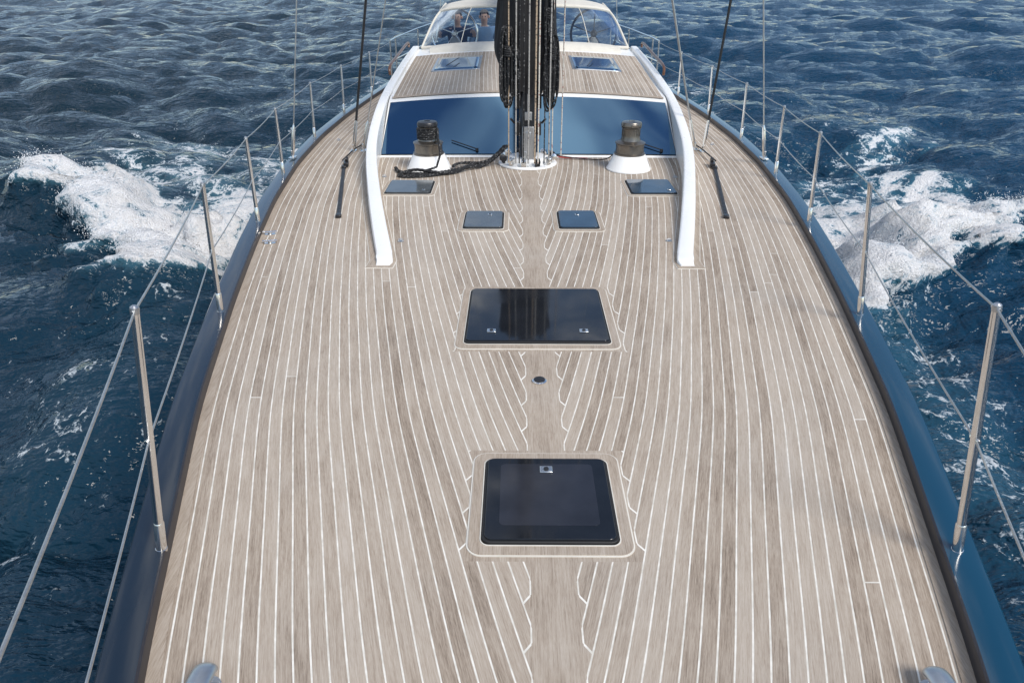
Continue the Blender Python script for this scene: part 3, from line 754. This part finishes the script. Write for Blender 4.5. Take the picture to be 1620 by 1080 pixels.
DX=aB*samp(big[1],big[3],512,X,Y)*fadeB+aM*samp(mid[1],mid[3],512,X,Y)*fadeM+aS*.8*samp(sml[1],sml[3],512,X,Y)*fadeS
DY=aB*samp(big[2],big[3],512,X,Y)*fadeB+aM*samp(mid[2],mid[3],512,X,Y)*fadeM+aS*.8*samp(sml[2],sml[3],512,X,Y)*fadeS
bl=spec(512,41.,.5,7,(1,1),21,3.0,1.); bl2=spec(512,17.,.15,2.2,(1,1),22,2.8,1.)
n1=samp(bl[0],bl[3],512,X,Y); n2=samp(bl2[0],bl2[3],512,X,Y)
aX=np.abs(X); XL=X<0
def yfront(ax): q=np.clip(ax-3.3,0,20); return 6.75+.34*q+.125*q*q
n3=samp(bl2[0],bl2[3],512,X*.45+2,(Y-yfront(aX)*.8)*1.3+3)
n4=samp(bl2[0],bl2[3],512,X*1.7+5,Y*.35+1)
def sst(v,a,b): t=np.clip((v-a)/(b-a),0,1); return t*t*(3-2*t)
yf=yfront(aX)+.30*n1+.20*n2
d=Y-yf
lat=sst(aX,2.7,4.0)*(1-sst(aX,6.9+.4*n1,8.6+.5*n1))
crest=sst(d,-.10,.30)*np.exp(-(np.clip(d-.6,0,50)/1.10)**1.5)*lat
trail=sst(d,.3,1.4)*np.exp(-np.clip(d-1.6,0,60)/4.2)*lat*np.clip(.48+.24*n3+.10*n2,0,1)
hb=np.interp(Y,ys,bs); hug=sst(Y,6.5,9)*np.exp(-((aX-hb-1.5)/1.3)**2)*np.clip(.36+.20*n4,0,1)*(1-sst(Y,20,45))
arm=sst(Y,9,12)*np.exp(-((aX-(5.8+.36*(Y-11)))/.9)**2)*np.clip(.20+.16*n3,0,1)*(1-sst(Y,13,18))
near=sst(Y,1.0,4)*(1-sst(Y,6.5,8.5))*np.exp(-((aX-(2.7+.14*Y))/.9)**2)*np.where(XL,.24,.40)
cap=np.clip((Z-.44)/.25,0,1)*.38*(D>12)
foam=crest*(1.16+.14*n2+.10*n3)+trail+hug+arm+near+cap
foam=np.clip(foam,0,1.15)
ridge=np.exp(-((d-.6)/.70)**2)*lat
back=np.exp(-((d+1.1)/1.1)**2)*lat
hump=.42*ridge*(1+.18*n1)-.20*back+.03*n2*crest
hump+=.14*np.exp(-((aX-(2.35+.2*Y))/.5)**2)*sst(Y,-.5,3)*(1-sst(Y,6,9))
inside=(aX<hb*.9)&(Y>-1.2)&(Y<17.2)
Z2=Z+hump; Z2=np.where(inside,np.minimum(Z2,.1),Z2)
PX=X+DX*.95*np.where(inside,0,1); PY=Y+DY*.95*np.where(inside,0,1)-.34*ridge
co=np.stack([PX,PY,Z2-1.32],-1).reshape(-1,3)
idx=np.arange(NX*NY).reshape(NX,NY)
fc=np.stack([idx[:-1,:-1],idx[1:,:-1],idx[1:,1:],idx[:-1,1:]],-1).reshape(-1,4)
me=bpy.data.meshes.new('sea'); me.vertices.add(len(co)); me.vertices.foreach_set('co',co.astype(np.float32).ravel())
me.loops.add(fc.size); me.loops.foreach_set('vertex_index',fc.astype(np.int32).ravel())
me.polygons.add(len(fc)); me.polygons.foreach_set('loop_start',(np.arange(len(fc))*4).astype(np.int32))
me.update(calc_edges=True); me.polygons.foreach_set('use_smooth',np.ones(len(fc),dtype=bool))
at=me.attributes.new('foam','FLOAT','POINT'); at.data.foreach_set('value',foam.astype(np.float32).ravel())
sea=bpy.data.objects.new('water',me); col.objects.link(sea); sea['kind']='structure'; sea['label']='dark blue choppy sea with white breaking bow waves'

t=NT('sea_water'); o=t.obj(); sp=t.node('ShaderNodeSeparateXYZ'); t.link(o,sp.inputs[0])
at=t.node('ShaderNodeAttribute',attribute_name='foam'); fo=at.outputs['Fac']
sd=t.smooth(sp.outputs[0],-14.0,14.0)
deep=t.mix(sd,(.006,.021,.034),(.003,.036,.080))  # water colour carries the sky's reflection, more saturated blue toward the right
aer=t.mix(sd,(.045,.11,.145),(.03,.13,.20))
base=t.mix(t.smooth(fo,.10,.9),deep,aer)
wv=t.node('ShaderNodeVectorMath',operation='ADD'); t.link(o,wv.inputs[0])
dn=t.node('ShaderNodeTexNoise'); dn.inputs['Scale'].default_value=1.8; dn.inputs['Detail'].default_value=4; dn.inputs['Roughness'].default_value=.6; t.link(o,dn.inputs['Vector'])
dsc=t.node('ShaderNodeVectorMath',operation='SCALE'); t.link(dn.outputs['Color'],dsc.inputs[0]); dsc.inputs['Scale'].default_value=1.1; t.link(dsc.outputs[0],wv.inputs[1])
vo=t.node('ShaderNodeTexVoronoi',feature='DISTANCE_TO_EDGE'); vo.inputs['Scale'].default_value=2.9; t.link(wv.outputs[0],vo.inputs['Vector'])
vo2=t.node('ShaderNodeTexVoronoi',feature='DISTANCE_TO_EDGE'); vo2.inputs['Scale'].default_value=8.5; t.link(wv.outputs[0],vo2.inputs['Vector'])
lace=t.m('SUBTRACT',1,t.m('MULTIPLY',t.m('MINIMUM',vo.outputs['Distance'],.25),4.0))
lace2=t.m('SUBTRACT',1,t.m('MULTIPLY',t.m('MINIMUM',vo2.outputs['Distance'],.25),4.0))
fn=t.noise(wv.outputs[0],2.8,7,.72); ff=t.noise(o,21,5,.75)
pp=t.m('MULTIPLY',t.m('SUBTRACT',fn,.5),2.3)
pp=t.m('ADD',pp,t.m('MULTIPLY',t.m('SUBTRACT',lace,.55),.40))
pp=t.m('ADD',pp,t.m('MULTIPLY',t.m('SUBTRACT',lace2,.55),.28))
pp=t.m('ADD',pp,t.m('MULTIPLY',t.m('SUBTRACT',ff,.5),.8))
mk=t.m('ADD',fo,t.m('SUBTRACT',pp,.56))
mask=t.m('MULTIPLY',t.smooth(mk,-.03,.20),t.smooth(fo,.02,.10))
mp=t.node('ShaderNodeMapping'); t.link(o,mp.inputs[0]); mp.inputs['Scale'].default_value=(.55,1,1); mp.inputs['Rotation'].default_value=(0,0,R(20))
r1=t.noise(mp.outputs[0],2.4,4,.60,.3); r2=t.noise(mp.outputs[0],9,3,.6,.3)
rp=t.m('ADD',t.m('MULTIPLY',r1,1.0),t.m('MULTIPLY',r2,.26))
b1=t.bump(rp,.75,.26)
wat=t.bsdf(base,.06,0.0,b1,IOR=1.333,Specular_IOR_Level=.38)
b2=t.bump(t.m('ADD',t.m('MULTIPLY',pp,.6),t.m('MULTIPLY',ff,.8)),.85,.07)
fcol=t.mix(t.smooth(mk,.03,.60),(.64,.73,.79),(.98,.98,.98))
foamsh=t.bsdf(fcol,.8,0.0,b2,Specular_IOR_Level=.2)
mx_=t.node('ShaderNodeMixShader'); t.link(mask,mx_.inputs[0]); t.link(wat,mx_.inputs[1]); t.link(foamsh,mx_.inputs[2])
me.materials.append(t.done(mx_.outputs[0]))

rg=np.random.default_rng(77); vsx=[];fsx=[]
OC=np.array([(1,0,0),(-1,0,0),(0,1,0),(0,-1,0),(0,0,1),(0,0,-1)],float); OF=[(0,2,4),(2,1,4),(1,3,4),(3,0,4),(2,0,5),(1,2,5),(3,1,5),(0,3,5)]
for i in range(11000):
    sg=-1 if rg.random()<.5 else 1
    ax=3.6+4.2*rg.random()
    ci=int(np.clip(np.searchsorted(xs,sg*ax),1,NX-2))
    yb=float(yfront(np.array(ax)))+.30+rg.normal()*.35+(rg.random()**3)*1.0
    cj=int(np.clip(np.searchsorted(ysn,yb),1,NY-2))
    if foam[ci,cj]<.6: continue
    bx,by,bz=PX[ci,cj]+rg.normal()*.05,PY[ci,cj]+rg.normal()*.05,Z2[ci,cj]-1.32
    hh=rg.exponential(.035); r=.003+.005*rg.random()**2.5
    o0=len(vsx)
    vsx+= [tuple(p) for p in OC*r*np.array([1,1,1.2])+np.array([bx,by,bz+hh+.01])]
    fsx+= [tuple(o0+k for k in f) for f in OF]
sm=bpy.data.meshes.new('spray'); sm.from_pydata(vsx,[],fsx); sm.shade_smooth()
sm.materials.append(simple('spray_white',(.88,.90,.92),.6,scale=3,var=.03))
so_=bpy.data.objects.new('sea_spray',sm); col.objects.link(so_); so_['kind']='stuff'; so_['label']='fine white droplets over the breaking bow waves'

# ------------------------------------------------------------------ world & sun
S=Vector((.50,-.60,.78)).normalized(); el=math.asin(S.z); az=math.atan2(S.x,S.y)
w=bpy.data.worlds.new('World'); scene.world=w; w.use_nodes=True; nt=w.node_tree; nt.nodes.clear()
class WT(NT):
    def __init__(s,tree): s.t=tree; s.n=tree.nodes
t=WT(nt); out=t.node('ShaderNodeOutputWorld'); bg=t.node('ShaderNodeBackground')
sky=t.node('ShaderNodeTexSky'); sky.sky_type='NISHITA'; sky.sun_disc=False; sky.sun_elevation=el; sky.sun_rotation=az; sky.ozone_density=1.6; sky.air_density=1.0; sky.dust_density=.4
tc=t.node('ShaderNodeTexCoord'); g=tc.outputs['Generated']; sp=t.node('ShaderNodeSeparateXYZ'); t.link(g,sp.inputs[0])
zc=t.m('MAXIMUM',sp.outputs[2],.08)
cv=t.vec(t.m('DIVIDE',sp.outputs[0],zc),t.m('DIVIDE',sp.outputs[1],zc),0)
cn=t.noise(cv,3.0,6,.60,.3)
# thin unseen cloud bank, added over the stern for the windscreen panes to reflect
dt=t.node('ShaderNodeVectorMath',operation='DOT_PRODUCT'); t.link(g,dt.inputs[0]); dt.inputs[1].default_value=(.16,.46,.87)
bank=t.smooth(dt.outputs['Value'],.93,.999)
lo=t.m('SUBTRACT',t.m('ADD',.49,t.m('MULTIPLY',sp.outputs[0],.07)),t.m('MULTIPLY',bank,.11))
cl=t.smooth(cn,lo,t.m('ADD',lo,.17))
cl=t.m('MULTIPLY',cl,.85)
cc=t.mix(t.smooth(sp.outputs[2],.05,.6),(3.1,3.7,4.5),(8.8,8.8,8.8))
cm=t.mix(cl,sky.outputs[0],cc)
t.link(cm,bg.inputs[0]); bg.inputs[1].default_value=.15; t.link(bg.outputs[0],out.inputs[0])
sl=bpy.data.lights.new('sun','SUN'); sl.energy=3.4; sl.angle=R(24); sl.color=(1,.94,.86)
so=bpy.data.objects.new('sun',sl); col.objects.link(so); so.rotation_euler=S.to_track_quat('Z','Y').to_euler(); so.location=S*30

# ------------------------------------------------------------------ camera
cd=bpy.data.cameras.new('camera'); cd.sensor_width=36; cd.lens=1150/1620*36; cd.clip_end=5000; cd.clip_start=.05
c=bpy.data.objects.new('camera',cd); col.objects.link(c); c.location=(-.127,0,1.8); c.rotation_euler=(R(90-27.24),0,.0062)
scene.camera=c
